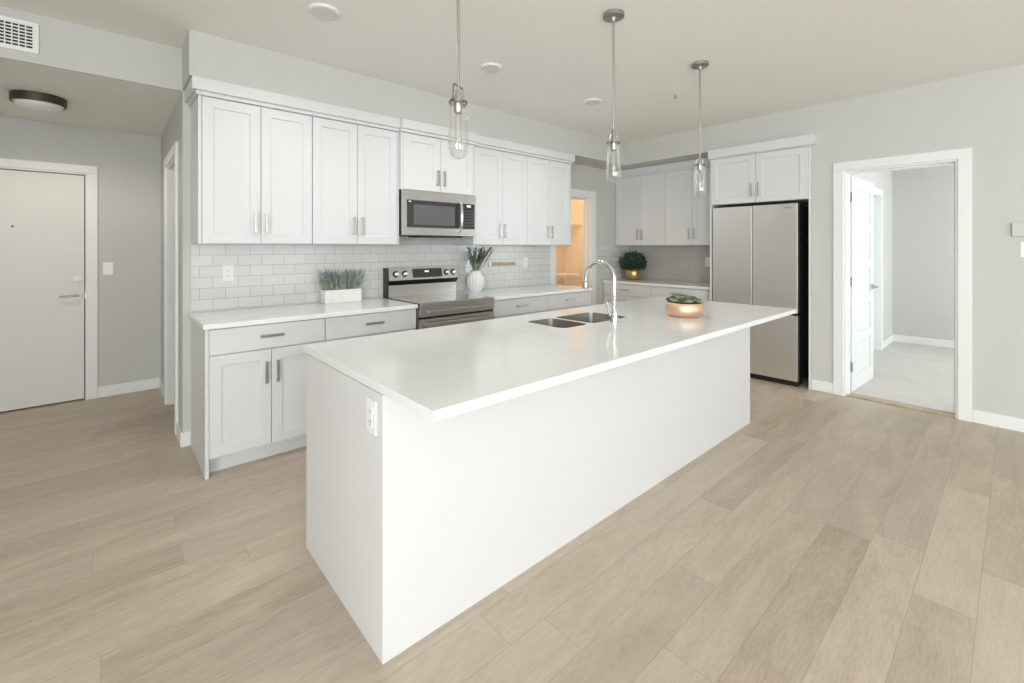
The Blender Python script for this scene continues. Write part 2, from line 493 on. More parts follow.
BBH = .10
baseboard('baseboard_right', (XR - .013, XR, YB, DY0 - .08, 0, BBH), (XR - .013, XR, DY1 + .08, 1.325, 0, BBH))
baseboard('baseboard_entry', (EX1 + .068, XH, YE - .013, YE, 0, BBH), (XL, EX0 - .068, YE - .013, YE, 0, BBH))
baseboard('baseboard_hall', (XH - .013, XH, HY1 + .075, YE - .013, 0, BBH), (XH - .013, XH, YK - .013, HY0 - .075, 0, BBH))
baseboard('baseboard_range', (XH, .421, YK - .013, YK, 0, BBH), (PX1 + .09, XR, YK - .013, YK, 0, BBH))
baseboard('baseboard_left', (XL, XL + .013, YB, YE, 0, BBH))
baseboard('baseboard_bedroom', (BX - .013, BX, -2.3, 1.21, .012, .11), (CX1 + .07, BX - .013, 1.197, 1.21, .012, .11), (XA + T, CX0 - .07, 1.197, 1.21, .012, .11))

# ---------------------------------------------------------------- tile splashbacks
solo('tile_backsplash', B(.421, 4.05, YK - .008, YK - .0005, .9205, 1.3995), 'tile', 'white glossy subway tile splashback running behind the range', 'backsplash')
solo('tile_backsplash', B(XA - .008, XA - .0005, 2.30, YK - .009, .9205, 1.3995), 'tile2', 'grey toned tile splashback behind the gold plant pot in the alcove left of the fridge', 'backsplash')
solo('tile_backsplash', B(4.945, XA - .009, YK - .008, YK - .0005, .9205, 1.3995), M['tile'], 'narrow tiled strip of wall right of the pantry doorway', 'backsplash')


# ---------------------------------------------------------------- cabinet parts
class Fr:
    """front frame: u along the wall, d outward from the face plane, z up"""
    def __init__(s, ax, p): s.ax = ax; s.p = p
    def P(s, u, d, z): return (u, s.p - d, z) if s.ax == 'X' else (s.p - d, u, z)
    def box(s, bm, u0, u1, d0, d1, z0, z1, bev=0):
        a = s.P(u0, d0, z0); b = s.P(u1, d1, z1)
        box(bm, a[0], b[0], a[1], b[1], a[2], b[2], bev=bev)
    def rect(s, u0, u1, z0, z1, d): return [s.P(u0, d, z0), s.P(u1, d, z0), s.P(u1, d, z1), s.P(u0, d, z1)]


G = .0018


def shaker(fr, u0, u1, z0, z1, fw=.062):
    bm = bmesh.new(); u0 += G; u1 -= G; z0 += G; z1 -= G
    def r(i, d): return fr.rect(u0 + i, u1 - i, z0 + i, z1 - i, d)
    ring_loft(bm, [r(0, .001), r(0, .0185), r(.0015, .020), r(fw, .020), r(fw + .002, .0185), r(fw + .004, .011)])
    return bm


def slab(fr, u0, u1, z0, z1):
    bm = bmesh.new(); u0 += G; u1 -= G; z0 += G; z1 -= G
    def r(i, d): return fr.rect(u0 + i, u1 - i, z0 + i, z1 - i, d)
    ring_loft(bm, [r(0, .001), r(0, .0185), r(.0015, .020)])
    return bm


def pull(fr, u, z, L_=.14, vert=True, d=.020):
    bm = bmesh.new(); h = L_ / 2; wv = .0085
    if vert:
        fr.box(bm, u - wv, u + wv, d + .022, d + .030, z - h, z + h, bev=.0015)
        for s in (-1, 1): fr.box(bm, u - .005, u + .005, d, d + .023, z + s * (h - .012) - .005, z + s * (h - .012) + .005)
    else:
        fr.box(bm, u - h, u + h, d + .022, d + .030, z - wv, z + wv, bev=.0015)
        for s in (-1, 1): fr.box(bm, u + s * (h - .012) - .005, u + s * (h - .012) + .005, d, d + .023, z - .005, z + .005)
    return bm


def upper_cab(fr, u0, u1, z0, z1, dep, label, group, name='wall_cabinet', ndoor=2, lfill=0, rfill=0, hz=None, mat_='cab'):
    base = fr.P((u0 + u1) / 2, -dep / 2, z0)
    t = thing(name, base, label, 'cabinet', group)
    bm = bmesh.new(); fr.box(bm, u0, u1, -dep, 0, z0, z1)
    # recessed underside
    part('body', bm, mat_, t)
    a, b = u0 + lfill, u1 - rfill
    if lfill:
        bm = bmesh.new(); fr.box(bm, u0, a - .001, .0005, .0205, z0, z1); part('filler_panel', bm, mat_, t)
    if rfill:
        bm = bmesh.new(); fr.box(bm, b + .001, u1, .0005, .0205, z0, z1); part('filler_panel', bm, mat_, t)
    wd = (b - a) / ndoor
    for k in range(ndoor):
        d = part('door', shaker(fr, a + k * wd, a + (k + 1) * wd, z0 + .002, z1), mat_, t)
        hu = a + (k + 1) * wd - .033 if k % 2 == 0 else a + k * wd + .033
        part('handle', pull(fr, hu, (z0 + .145) if hz is None else hz, .14), 'nickel', d)
    return t


K = Fr('X', 3.505)
UZ0, UZ1 = 1.40, 2.352
g1 = 'white shaker wall cabinets above the tiled worktops'
upper_cab(K, .4215, 1.122, UZ0, UZ1, YK - 3.505 - .001, 'tall white two-door wall cabinet nearest the hall, leftmost of the upper run', g1, lfill=.019)
upper_cab(K, 1.124, 1.827, UZ0, UZ1, YK - 3.505 - .001, 'tall white two-door wall cabinet directly left of the microwave, above the lavender trough', g1, rfill=.015)
KM = Fr('X', 3.475)
upper_cab(KM, 1.829, 2.610, 1.868, UZ1, YK - 3.475 - .001, 'short white two-door wall cabinet directly above the microwave', g1, lfill=.02, rfill=.02, hz=1.868 + .125)
upper_cab(K, 2.612, 3.325, UZ0, UZ1, YK - 3.505 - .001, 'tall white two-door wall cabinet directly right of the microwave, above the white vase', g1, lfill=.02)
upper_cab(K, 3.327, 4.035, UZ0, UZ1, YK - 3.505 - .001, 'tall white wall cabinet at the right end of the range wall beside the pantry doorway', g1, rfill=.018)
S = Fr('Y', 5.42)
upper_cab(S, 3.058, 3.826, UZ0, UZ1, XA - 5.42 - .001, 'white two-door wall cabinet in the alcove corner above the gold plant pot', g1, rfill=.03)
upper_cab(S, 2.302, 3.056, UZ0, UZ1, XA - 5.42 - .001, 'white two-door wall cabinet in the alcove beside the refrigerator', g1, lfill=.02)
# cabinet above the fridge with tall end panels
F = Fr('Y', 5.03)
t = upper_cab(F, 1.346, 2.279, 1.845, UZ1, XA - 5.03 - .002, 'white two-door cabinet bridging over the stainless refrigerator with tall side panels', None, name='refrigerator_cabinet', hz=1.975)
part('side_panel', B(5.05, XA - .001, 1.3265, 1.3445, 0.0, UZ1), 'cab', t)
part('side_panel', B(5.03, XA - .001, 2.280, 2.298, 0.0, UZ1), 'cab', t)


def crown(n, boxes):
    bm = bmesh.new()
    for b_ in boxes: box(bm, *b_, bev=.003)
    struct(f'trim_{n}', bm, 'cab')


CZ = 2.353
crown(7, [(.385, 1.82, 3.445, YK, 2.378, HS - .004), (1.82, 2.627, 3.415, YK, 2.378, HS - .004), (2.627, 4.065, 3.445, YK, 2.378, HS - .004),
          (.407, 1.82, 3.467, YK, CZ, 2.378), (1.82, 2.627, 3.437, YK, CZ, 2.378), (2.627, 4.048, 3.467, YK, CZ, 2.378)])
crown(8, [(5.365, XA, 2.302, YK, 2.378, HS - .004), (5.388, XA, 2.302, YK, CZ, 2.378)])
crown(9, [(4.985, XA, 1.290, 2.302, 2.362, HS - .004), (5.0, XA, 1.312, 2.302, CZ, 2.362)])


def base_cab(fr, u0, u1, dep, label, doors, lpanel=False, rpanel=False, drawers=1, group='white shaker base cabinets'):
    t = thing('base_cabinet', fr.P((u0 + u1) / 2, -dep / 2, 0), label, 'cabinet', group)
    a = u0 + (.019 if lpanel else 0); b = u1 - (.019 if rpanel else 0)
    bm = bmesh.new(); fr.box(bm, a, b, -dep, 0, .10, .888); part('body', bm, 'cab', t)
    bm = bmesh.new(); fr.box(bm, a, b, -dep + .01, -.06, 0, .099); part('toe_kick', bm, 'cab', t)
    if lpanel:
        bm = bmesh.new(); fr.box(bm, u0, a - .0005, -dep, .021, 0, .888, bev=.001); part('side_panel', bm, 'cab', t)
    if rpanel:
        bm = bmesh.new(); fr.box(bm, b + .0005, u1, -dep, .021, 0, .888, bev=.001); part('side_panel', bm, 'cab', t)
    wd = (b - a) / drawers
    for k in range(drawers):
        d = part('drawer', slab(fr, a + k * wd, a + (k + 1) * wd, .728, .884), 'cab', t)
        part('handle', pull(fr, a + (k + .5) * wd, .812, .14, False), 'nickel', d, label='brushed nickel bar handle')
    wd = (b - a) / doors
    for k in range(doors):
        d = part('door', shaker(fr, a + k * wd, a + (k + 1) * wd, .112, .725), 'cab', t)
        hu = a + (k + 1) * wd - .033 if k % 2 == 0 else a + k * wd + .033
        part('handle', pull(fr, hu, .58, .14), 'nickel', d, label='brushed nickel bar handle')
    return t


KB = Fr('X', 3.225)
base_cab(KB, .4215, 1.118, YK - 3.225 - .001, 'white base cabinet with plain end panel at the hall end of the range wall', 2, lpanel=True)
base_cab(KB, 1.120, 1.832, YK - 3.225 - .001, 'white base cabinet directly left of the range, half hidden by the island', 2)
base_cab(KB, 2.624, 3.345, YK - 3.225 - .001, 'white base cabinet directly right of the range, only its drawer showing over the island', 2)
base_cab(KB, 3.347, 4.055, YK - 3.225 - .001, 'white base cabinet at the pantry end of the range wall', 2, rpanel=True)
SB = Fr('Y', 5.13)
base_cab(SB, 3.10, 3.826, XA - 5.13 - .001, 'white base cabinet below the gold plant pot in the alcove corner', 2)
base_cab(SB, 2.36, 3.098, XA - 5.13 - .001, 'white base cabinet beside the refrigerator in the alcove, behind the island bowl', 2)
solo('filler_panel', B(5.115, XA - .01, 2.3, 2.358, 0, .888), 'cab', 'narrow white filler panel between alcove base cabinet and refrigerator', 'panel')

# ---------------------------------------------------------------- worktops
solo('countertop', B(.409, 1.836, 3.185, YK - .009, .89, .92, bev=.003), 'quartz', 'white quartz worktop left of the range carrying the lavender trough', 'countertop')
solo('countertop', B(2.614, 4.07, 3.185, YK - .009, .89, .92, bev=.003), 'quartz', 'white quartz worktop right of the range carrying the ribbed vase', 'countertop')
solo('countertop', B(5.09, XA - .009, 2.30, YK - .009, .89, .92, bev=.003), 'quartz', 'white quartz worktop in the alcove carrying the dark green plant', 'countertop')

# ---------------------------------------------------------------- island
IX0, IX1, IY0, IY1 = .672, 3.748, 1.395, 2.17
isl = thing('kitchen_island', ((IX0 + IX1) / 2, (IY0 + IY1) / 2, 0), 'long white kitchen island with plain panels in the middle of the room', 'kitchen island')
part('front_panel', B(IX0, IX1, IY0, IY0 + .019, 0, .8885, bev=.001), 'island', isl)
part('end_panel', B(IX0, IX0 + .019, IY0 + .0195, IY1, 0, .8885, bev=.001), 'island', isl)
part('end_panel', B(IX1 - .019, IX1, IY0 + .0195, IY1, 0, .8885, bev=.001), 'island', isl)
bm = bmesh.new()
box(bm, IX0 + .02, 1.80, IY0 + .02, IY1 - .02, .10, .888); box(bm, 2.62, IX1 - .02, IY0 + .02, IY1 - .02, .10, .888)
box(bm, 1.80, 2.62, IY0 + .02, IY1 - .02, .10, .60)
box(bm, 1.80, 2.62, IY1 - .04, IY1 - .02, .60, .888)
part('body', bm, 'cab', isl)
part('toe_kick', B(IX0 + .02, IX1 - .02, IY0 + .03, IY1 - .08, 0, .099), 'cab', isl)
# working side of the island (turned away from the camera): doors and handles
class FrBack(Fr):
    def P(s, u, d, z): return (u, s.p + d, z)
IB = FrBack('X', IY1 - .0195)
n = 7; wd = (IX1 - IX0 - .04) / n
for k in range(n):
    a = IX0 + .02 + k * wd
    d = part('door', shaker(IB, a, a + wd, .112, .884), 'cab', isl)
    part('handle', pull(IB, a + (wd - .035 if k % 2 == 0 else .035), .74, .14), 'nickel', d, label='brushed nickel bar handle')
# outlet on island end
def outlet(fr, u, z, label, group='white wall outlets and switches', kind='outlet', wd=.07, ht=.115, parent=None, off=0.0):
    t = thing('wall_outlet' if kind == 'outlet' else 'light_switch', fr.P(u, off, z), label, 'outlet' if kind == 'outlet' else 'light switch', group)
    bm = bmesh.new(); fr.box(bm, u - wd / 2, u + wd / 2, off, off + .005, z - ht / 2, z + ht / 2, bev=.0015); part('cover_plate', bm, 'plastic', t)
    bm = bmesh.new()
    if kind == 'outlet':
        fr.box(bm, u - .017, u + .017, off + .005, off + .0075, z - .034, z + .034, bev=.001)
        part('receptacle', bm, 'plastic', t)
        bm = bmesh.new()
        for s in (-1, 1):
            for q in (-1, 1): fr.box(bm, u + q * .007 - .0012, u + q * .007 + .0012, off + .0076, off + .0082, z + s * .018 - .003, z + s * .018 + .006)
            fr.box(bm, u - .002, u + .002, off + .0076, off + .0082, z + s * .018 - .011, z + s * .018 - .007)
        part('socket_slot', bm, 'slot', t)
    else:
        fr.box(bm, u - .016, u + .016, off + .005, off + .009, z - .032, z + .032, bev=.0015)
        part('rocker', bm, 'plastic', t)
    return t

IE = Fr('Y', IX0)
outlet(IE, 1.475, .80, 'white outlet on the near end panel of the island', None, off=.0002)
TK = Fr('X', YK - .008)
outlet(TK, .643, 1.19, 'white outlet on the tiles left of the lavender trough', None)
outlet(TK, 3.62, 1.20, 'white outlet on the tiles near the pantry doorway, right of the wooden wall strip', None)
outlet(Fr('Y', XA - .008), 2.64, 1.186, 'white outlet on the grey tiles beside the refrigerator', None)
outlet(Fr('X', YE), -.012, 1.18, 'white light switch on the wall right of the entry door', None, kind='switch')
outlet(Fr('Y', XR), -.06, 1.36, 'white light switch at the right edge under the thermostat', None, kind='switch', wd=.09)
t = thing('thermostat', (XR, -.01, 1.515), 'pale grey thermostat on the wall at the right edge of view', 'thermostat')
part('case', B(XR - .024, XR, -.10, .028, 1.46, 1.565, bev=.005), mat('thermostat_grey', (.60, .59, .57), .5), t)
part('screen', B(XR - .0255, XR - .0238, -.085, -.015, 1.49, 1.55), 'slotlight', t)

# island top with two cut-outs for the sink basins
TX0, TX1, TY0, TY1 = .676, 3.80, 1.09, 2.222
HO = ((1.905, 2.140, 1.70, 2.02), (2.165, 2.545, 1.70, 2.02))


def rrect(x0, x1, y0, y1, r, n=6):
    pts = []
    for cx, cy, a0 in ((x1 - r, y1 - r, 0), (x0 + r, y1 - r, 90), (x0 + r, y0 + r, 180), (x1 - r, y0 + r, 270)):
        for k in range(n + 1):
            a = R(a0 + 90 * k / n); pts.append((cx + r * math.cos(a), cy + r * math.sin(a)))
    return pts


def countertop_with_holes():
    import mathutils
    from mathutils import geometry
    outer = [(TX0, TY0), (TX1, TY0), (TX1, TY1), (TX0, TY1)]
    loops = [outer] + [rrect(*h, .05) for h in HO]
    co = []; edges = []
    for lp in loops:
        s = len(co); co += [Vector(p) for p in lp]
        edges += [(s + i, s + (i + 1) % len(lp)) for i in range(len(lp))]
    v2, e2, f2, *_ = geometry.delaunay_2d_cdt(co, edges, [], 0, 1e-6)
    bm = bmesh.new()
    def inhole(c):
        for h in HO:
            if h[0] < c.x < h[1] and h[2] < c.y < h[3]:
                # corner test
                r = .05
                dx = max(h[0] + r - c.x, c.x - (h[1] - r), 0); dy = max(h[2] + r - c.y, c.y - (h[3] - r), 0)
                if dx * dx + dy * dy <= r * r: return True
        return False
    top = [bm.verts.new((p.x, p.y, .92)) for p in v2]
    bot = [bm.verts.new((p.x, p.y, .89)) for p in v2]
    for f in f2:
        c = sum((v2[i] for i in f), Vector((0, 0))) / len(f)
        if inhole(c): continue
        bm.faces.new([top[i] for i in f]); bm.faces.new([bot[i] for i in reversed(f)])
    bm.edges.ensure_lookup_table()
    be = [e for e in bm.edges if len(e.link_faces) == 1 and e.verts[0].co.z > .9]
    idx = {v: i for i, v in enumerate(top)}
    for e in be:
        a, b = idx[e.verts[0]], idx[e.verts[1]]
        bm.faces.new((top[a], top[b], bot[b], bot[a]))
    return bm


solo('island_countertop', countertop_with_holes(), 'quartz', 'long white quartz slab overhanging the kitchen island', 'countertop')

# sink
sk = thing('kitchen_sink', (2.22, 1.86, .69), 'undermounted stainless double sink in the island top', 'sink')
for i, h in enumerate(HO):
    bm = bmesh.new(); e = .003
    o = lambda d, z, h=h: [(p[0], p[1], z) for p in rrect(h[0] + d, h[1] - d, h[2] + d, h[3] - d, max(.03, .05 - d))]
    ring_loft(bm, [o(.034, .71), o(.010, .735), o(.004, .76), o(.004, .9192), o(.001, .9192), o(.001, .745), o(.03, .702)])
    part('basin', bm, 'steel_sink', sk, smooth=True)
    cx, cy = (h[0] + h[1]) / 2, (h[2] + h[3]) / 2
    bm = bmesh.new(); lathe(bm, [(.04, .7105), (.04, .713), (.03, .713), (.022, .7112)], (cx, cy, 0)); part('drain', bm, 'chrome', sk, smooth=True)

# faucet
fc = thing('faucet', (2.28, 1.625, .92), 'tall polished gooseneck faucet standing at the island sink', 'faucet')
bx_, by_ = 2.28, 1.625
bm = bmesh.new(); lathe(bm, [(.027, .9203), (.027, .928), (.023, .932), (.021, .985), (.0155, 1.0)], (bx_, by_, 0)); part('faucet_base', bm, 'chrome', fc, smooth=True)
bm = bmesh.new()
pts = [(bx_, by_, 1.0), (bx_, by_, 1.10), (bx_, by_, 1.17)]
for k in range(0, 19):
    a = math.pi - math.pi * k / 18
    pts.append((bx_, by_ + .11 + .11 * math.cos(a), 1.178 + .11 * math.sin(a)))
pts.append((bx_, by_ + .22, 1.158))
tube(bm, pts, .0135, 14); part('spout', bm, 'chrome', fc, smooth=True)
bm = bmesh.new(); lathe(bm, [(.0135, 1.166), (.018, 1.16), (.019, 1.125), (.016, 1.112)], (bx_, by_ + .22, 0)); part('spray_head', bm, 'nickel', fc, smooth=True)
bm = bmesh.new(); tube(bm, [(bx_ - .015, by_, .962), (bx_ - .045, by_, .962)], .016, 14)
tube(bm, [(bx_ - .038, by_, .966), (bx_ - .052, by_ + .004, 1.00), (bx_ - .068, by_ + .008, 1.055)], [.009, .008, .006], 10); part('lever_handle', bm, 'chrome', fc, smooth=True)

# ---------------------------------------------------------------- range
RX0, RX1 = 1.846, 2.606
rg = thing('range', ((RX0 + RX1) / 2, 3.5, 0), 'stainless steel range with black glass cooktop between the base cabinets', 'oven')
part('body', B(RX0, RX1, 3.20, 3.80, .04, .905), 'steel', rg)
part('cooktop', B(RX0, RX1, 3.175, 3.755, .9055, .927, bev=.003), 'ctop', rg)
bm = bmesh.new(); box(bm, RX0, RX1, 3.160, 3.1745, .895, .928, bev=.002); part('cooktop_trim', bm, 'steel_h', rg)
for cx, cy, r in ((2.03, 3.33, .10), (2.41, 3.33, .085), (2.03, 3.60, .075), (2.41, 3.60, .10)):
    bm = bmesh.new(); rr = [[(cx + q * math.cos(a), cy + q * math.sin(a), zz) for a in [2 * math.pi * i / 40 for i in range(40)]] for q, zz in ((r, .9272), (r, .9276), (r - .003, .9276), (r - .003, .9272))]
    ring_loft(bm, rr, closed=True); part('burner_ring', bm, 'burner', rg)
# back guard
bm = bmesh.new(); box(bm, RX0 + .012, RX1, 3.765, 3.822, .905, 1.03); part('backguard_base', bm, 'steel_h', rg)
bm = bmesh.new()
def pris(bm, x0, x1, prof):
    ring_loft(bm, [[(x0, y, z) for y, z in prof], [(x1, y, z) for y, z in prof]])
pris(bm, RX0 + .012, RX1, [(3.722, 1.076), (3.745, 1.190), (3.822, 1.190), (3.822, 1.076)])
ctl = part('control_panel', bm, 'steel_h', rg)
bm = bmesh.new(); pris(bm, RX0 + .014, RX1 - .002, [(3.765, 1.0305), (3.726, 1.0755), (3.820, 1.0755), (3.820, 1.0305)]); part('vent_recess', bm, 'black', rg)
part('side_cap', B(RX0, RX0 + .0115, 3.735, 3.822, .905, 1.188), 'black', rg, label='black side cap of the control panel')
def on_slope(u, z, d): # point on the sloped control face
    y = 3.722 + (z - 1.076) / (1.190 - 1.076) * .023
    return y - d
bm = bmesh.new()
pris(bm, 2.095, 2.415, [(on_slope(0, 1.093, .0018), 1.093), (on_slope(0, 1.176, .0018), 1.176), (on_slope(0, 1.176, -.01), 1.176), (on_slope(0, 1.093, -.01), 1.093)])
dsp = part('display_panel', bm, 'blackglass', ctl)
bm = bmesh.new()
pris(bm, 2.225, 2.268, [(on_slope(0, 1.143, .0028), 1.143), (on_slope(0, 1.156, .0028), 1.156), (on_slope(0, 1.156, 0), 1.156), (on_slope(0, 1.143, 0), 1.143)])
part('clock_digits', bm, 'display', ctl)
for kx in (1.925, 2.015, 2.465, 2.545):
    z = 1.133; y = on_slope(0, z, 0)
    bm = bmesh.new(); lathe(bm, [(.030, y - .001), (.030, y - .006), (.024, y - .008)], (kx, 0, z), 24, 'Y')
    kb = part('knob', bm, 'black', ctl, smooth=True)
    bm = bmesh.new(); lathe(bm, [(.021, y - .0085), (.020, y - .026), (.017, y - .028)], (kx, 0, z), 24, 'Y')
    box(bm, kx - .005, kx + .005, y - .034, y - .027, z - .018, z + .018, bev=.001)
    part('knob_cap', bm, 'chrome', ctl, smooth=True)
# oven fronts
up = part('upper_oven_door', B(RX0, RX1, 3.165, 3.1995, .815, .893, bev=.003), 'steel_h', rg)
bm = bmesh.new(); box(bm, RX0 + .05, RX1 - .05, 3.118, 3.136, .845, .872, bev=.005)
for x in (RX0 + .065, RX1 - .065): box(bm, x - .012, x + .012, 3.134, 3.166, .848, .869)
part('handle', bm, 'steel_h', up)
lo = part('lower_oven_door', B(RX0, RX1, 3.165, 3.1995, .23, .797, bev=.003), 'steel_h', rg)
bm = bmesh.new(); box(bm, RX0 + .03, RX1 - .03, 3.118, 3.136, .742, .770, bev=.005)
for x in (RX0 + .045, RX1 - .045): box(bm, x - .012, x + .012, 3.134, 3.166, .745, .767)
part('handle', bm, 'steel_h', lo)
part('oven_window', B(RX0 + .12, RX1 - .12, 3.1625, 3.1655, .33, .66, bev=.001), 'blackglass', lo)
part('storage_drawer', B(RX0, RX1, 3.17, 3.1995, .06, .222, bev=.003), 'steel_h', rg)
part('gap_shadow_strip', B(RX0 + .002, RX1 - .002, 3.185, 3.1998, .798, .814), 'black', rg)
bm = bmesh.new()
for x in (RX0 + .05, RX1 - .05):
    for y in (3.26, 3.74): lathe(bm, [(.018, 0), (.018, .04)], (x, y, 0), 16)
part('levelling_feet', bm, 'black', rg)

# ---------------------------------------------------------------- microwave
MX0, MX1, MZ0, MZ1, MY = 1.834, 2.600, 1.478, 1.866, 3.432
mw = thing('microwave', ((MX0 + MX1) / 2, 3.6, MZ0), 'stainless steel over-the-range microwave hung under the short cabinet', 'microwave')
part('body', B(MX0, MX1, MY + .028, YK - .01, MZ0, MZ1), 'black', mw)
part('underside_vent', B(MX0 + .2, MX1 - .12, MY + .05, 3.70, MZ0 - .012, MZ0 - .0005), 'black', mw)
DX = 2.435
dr = bmesh.new()
def P_(x, y, z): return (x, y, z)
def panel_with_hole(bm, x0, x1, z0, z1, hx0, hx1, hz0, hz1, y0, y1, dep):
    def r(a, b, c, d, y): return [(a, y, c), (b, y, c), (b, y, d), (a, y, d)]
    ring_loft(bm, [r(x0, x1, z0, z1, y1), r(x0, x1, z0, z1, y0 + .002), r(x0 + .002, x1 - .002, z0 + .002, z1 - .002, y0), r(hx0, hx1, hz0, hz1, y0), r(hx0 + .003, hx1 - .003, hz0 + .003, hz1 - .003, y0 + dep)])
panel_with_hole(dr, MX0, DX, MZ0 + .002, MZ1, MX0 + .036, DX - .012, 1.545, 1.783, MY, MY + .027, .004)
d = part('door', dr, 'steel_h', mw)
bm = B(MX0 + .040, DX - .016, MY + .0022, MY + .0048, 1.549, 1.779); part('door_window', bm, 'blackglass', d)
part('window_mesh', B(MX0 + .105, DX - .075, MY + .0012, MY + .0021, 1.572, 1.745), mat('window_mesh', (.12, .12, .12), .3), d)
bm = bmesh.new(); hx = DX - .028
tube(bm, [(hx, MY - .002, 1.812), (hx, MY - .024, 1.800), (hx, MY - .040, 1.76), (hx, MY - .048, 1.67), (hx, MY - .040, 1.58), (hx, MY - .024, 1.535), (hx, MY - .002, 1.522)], .0135, 12)
part('handle', bm, 'chrome', d, smooth=True)
part('maker_badge', B(MX0 + .058, MX0 + .078, MY + .0005, MY + .0021, 1.762, 1.774), 'plastic', d)
bm = bmesh.new(); panel_with_hole(bm, DX + .002, MX1, MZ0 + .002, MZ1, DX + .012, MX1 - .012, 1.545, 1.783, MY, MY + .027, .002)
cp = part('control_panel', bm, 'steel_h', mw)
part('keypad', B(DX + .013, MX1 - .013, MY + .0005, MY + .004, 1.546, 1.782), 'blackglass', cp)
bm = bmesh.new()
for r_ in range(6):
    for c_ in range(4):
        x = DX + .026 + c_ * .031; z = 1.572 + r_ * .027
        box(bm, x, x + .020, MY - .0002, MY + .0005, z, z + .012)
part('buttons', bm, mat('button_grey', (.07, .07, .07), .4), cp)
part('clock_digits', B(DX + .062, DX + .105, MY - .0004, MY + .0005, 1.752, 1.768), 'display', cp)

# ---------------------------------------------------------------- refrigerator
FX, FY0, FY1, FT = 5.02, 1.431, 2.262, 1.812
fg = thing('refrigerator', (5.35, (FY0 + FY1) / 2, 0), 'stainless steel french door refrigerator in the white cabinet recess', 'refrigerator')
part('body', B(FX + .075, 5.70, FY0 + .006, FY1 - .006, .045, FT - .015), 'black', fg)
def fdoor(y0, y1, z0, z1):
    bm = bmesh.new(); fr = Fr('Y', FX + .066)
    def r(i, d): return fr.rect(y0 + i, y1 - i, z0 + i, z1 - i, d)
    ring_loft(bm, [r(.004, 0), r(0, .004), r(0, .058), r(.0015, .065), r(.003, .066)]); return bm
part('door', fdoor(FY0, 1.846, .725, FT), 'steel', fg)
part('door', fdoor(1.852, FY1, .725, FT), 'steel', fg)
part('freezer_drawer', fdoor(FY0, FY1, .055, .700), 'steel', fg)
part('drawer_grip', B(FX + .012, FX + .07, FY0 + .002, FY1 - .002, .7005, .7245), 'black', fg)
part('hinge_cover', B(FX + .03, FX + .14, FY0 + .01, FY0 + .07, FT - .014, FT + .012, bev=.004), 'black', fg)
part('hinge_cover', B(FX + .03, FX + .14, FY1 - .07, FY1 - .01, FT - .014, FT + .012, bev=.004), 'black', fg)
part('toe_grille', B(FX + .03, FX + .2, FY0 + .01, FY1 - .01, .0, .052), 'black', fg)
part('maker_badge', B(FX - .0012, FX + .0005, FY0 + .05, FY0 + .12, 1.765, 1.775), 'nickel', fg)


# ---------------------------------------------------------------- pendants
def pendant(x, y, label):
    t = thing('pendant_light', (x, y, H), label, 'pendant light', 'clear glass pendants over the island')
    bm = bmesh.new(); lathe(bm, [(.062, H - .0005), (.062, H - .020), (.054, H - .024), (.02, H - .026), (.012, H - .045)], (x, y, 0)); part('canopy', bm, 'satin', t, smooth=True)
    bm = bmesh.new(); tube(bm, [(x, y, H - .04), (x, y, 2.035)], .0065, 12); part('rod', bm, 'nickel', t, smooth=True)
    # stirrup: flat top bar with two side straps and a clamp ring
    bm = bmesh.new()
    a = R(25); ca, sa = math.cos(a), math.sin(a); r = .041
    tube(bm, [(x - r * ca, y - r * sa, 1.985), (x - r * ca, y - r * sa, 2.052), (x - (r - .006) * ca, y - (r - .006) * sa, 2.06), (x + (r - .006) * ca, y + (r - .006) * sa, 2.06), (x + r * ca, y + r * sa, 2.052), (x + r * ca, y + r * sa, 1.985)], .0034, 8)
    part('stirrup', bm, 'nickel_dark', t, smooth=True)
    bm = bmesh.new()
    rr = [[(x + q * math.cos(b), y + q * math.sin(b), z) for b in [2 * math.pi * i / 32 for i in range(32)]] for q, z in ((.0395, 1.986), (.0395, 1.994), (.036, 1.994), (.036, 1.986))]
    ring_loft(bm, rr, closed=True)
    for s in (-1, 1): tube(bm, [(x + s * .036 * ca, y + s * .036 * sa, 1.990), (x + s * .053 * ca, y + s * .053 * sa, 1.990)], .006, 10)
    part('clamp_ring', bm, 'nickel_dark', t, smooth=True)
    bm = bmesh.new(); lathe(bm, [(.012, 2.04), (.016, 2.035), (.019, 2.0), (.019, 1.955), (.015, 1.945)], (x, y, 0), 20); part('socket', bm, 'nickel', t, smooth=True)
    bm = bmesh.new()
    outer = [(.030, 2.035), (.033, 2.0), (.035, 1.98), (.038, 1.95), (.041, 1.90), (.0435, 1.85), (.044, 1.815), (.042, 1.79), (.036, 1.768), (.026, 1.757), (.012, 1.752), (.002, 1.751)]
    th = .0028
    inner = [(max(.002, q - th), z + (th if q < .037 and z < 1.8 else 0)) for q, z in reversed(outer)]
    inner[-1] = (outer[0][0] - th, outer[0][1])
    lathe(bm, outer, (x, y, 0), 36, cap=False); lathe(bm, inner, (x, y, 0), 36, cap=False)
    part('glass_shade', bm, 'glass', t, smooth=True)
    bm = bmesh.new(); lathe(bm, [(.010, 1.944), (.013, 1.93), (.0145, 1.91), (.0145, 1.83), (.012, 1.815), (.004, 1.808)], (x, y, 0), 20)
    bl = part('bulb', bm, 'bulb', t, smooth=True)
    bm = bmesh.new()
    for q in range(4):
        b = q * math.pi / 2; tube(bm, [(x + .002 * math.cos(b), y + .002 * math.sin(b), 1.935), (x + .006 * math.cos(b), y + .006 * math.sin(b), 1.83)], .0012, 5)
    part('filament', bm, mat('filament', (.80, .72, .62), .4), bl)
    return t


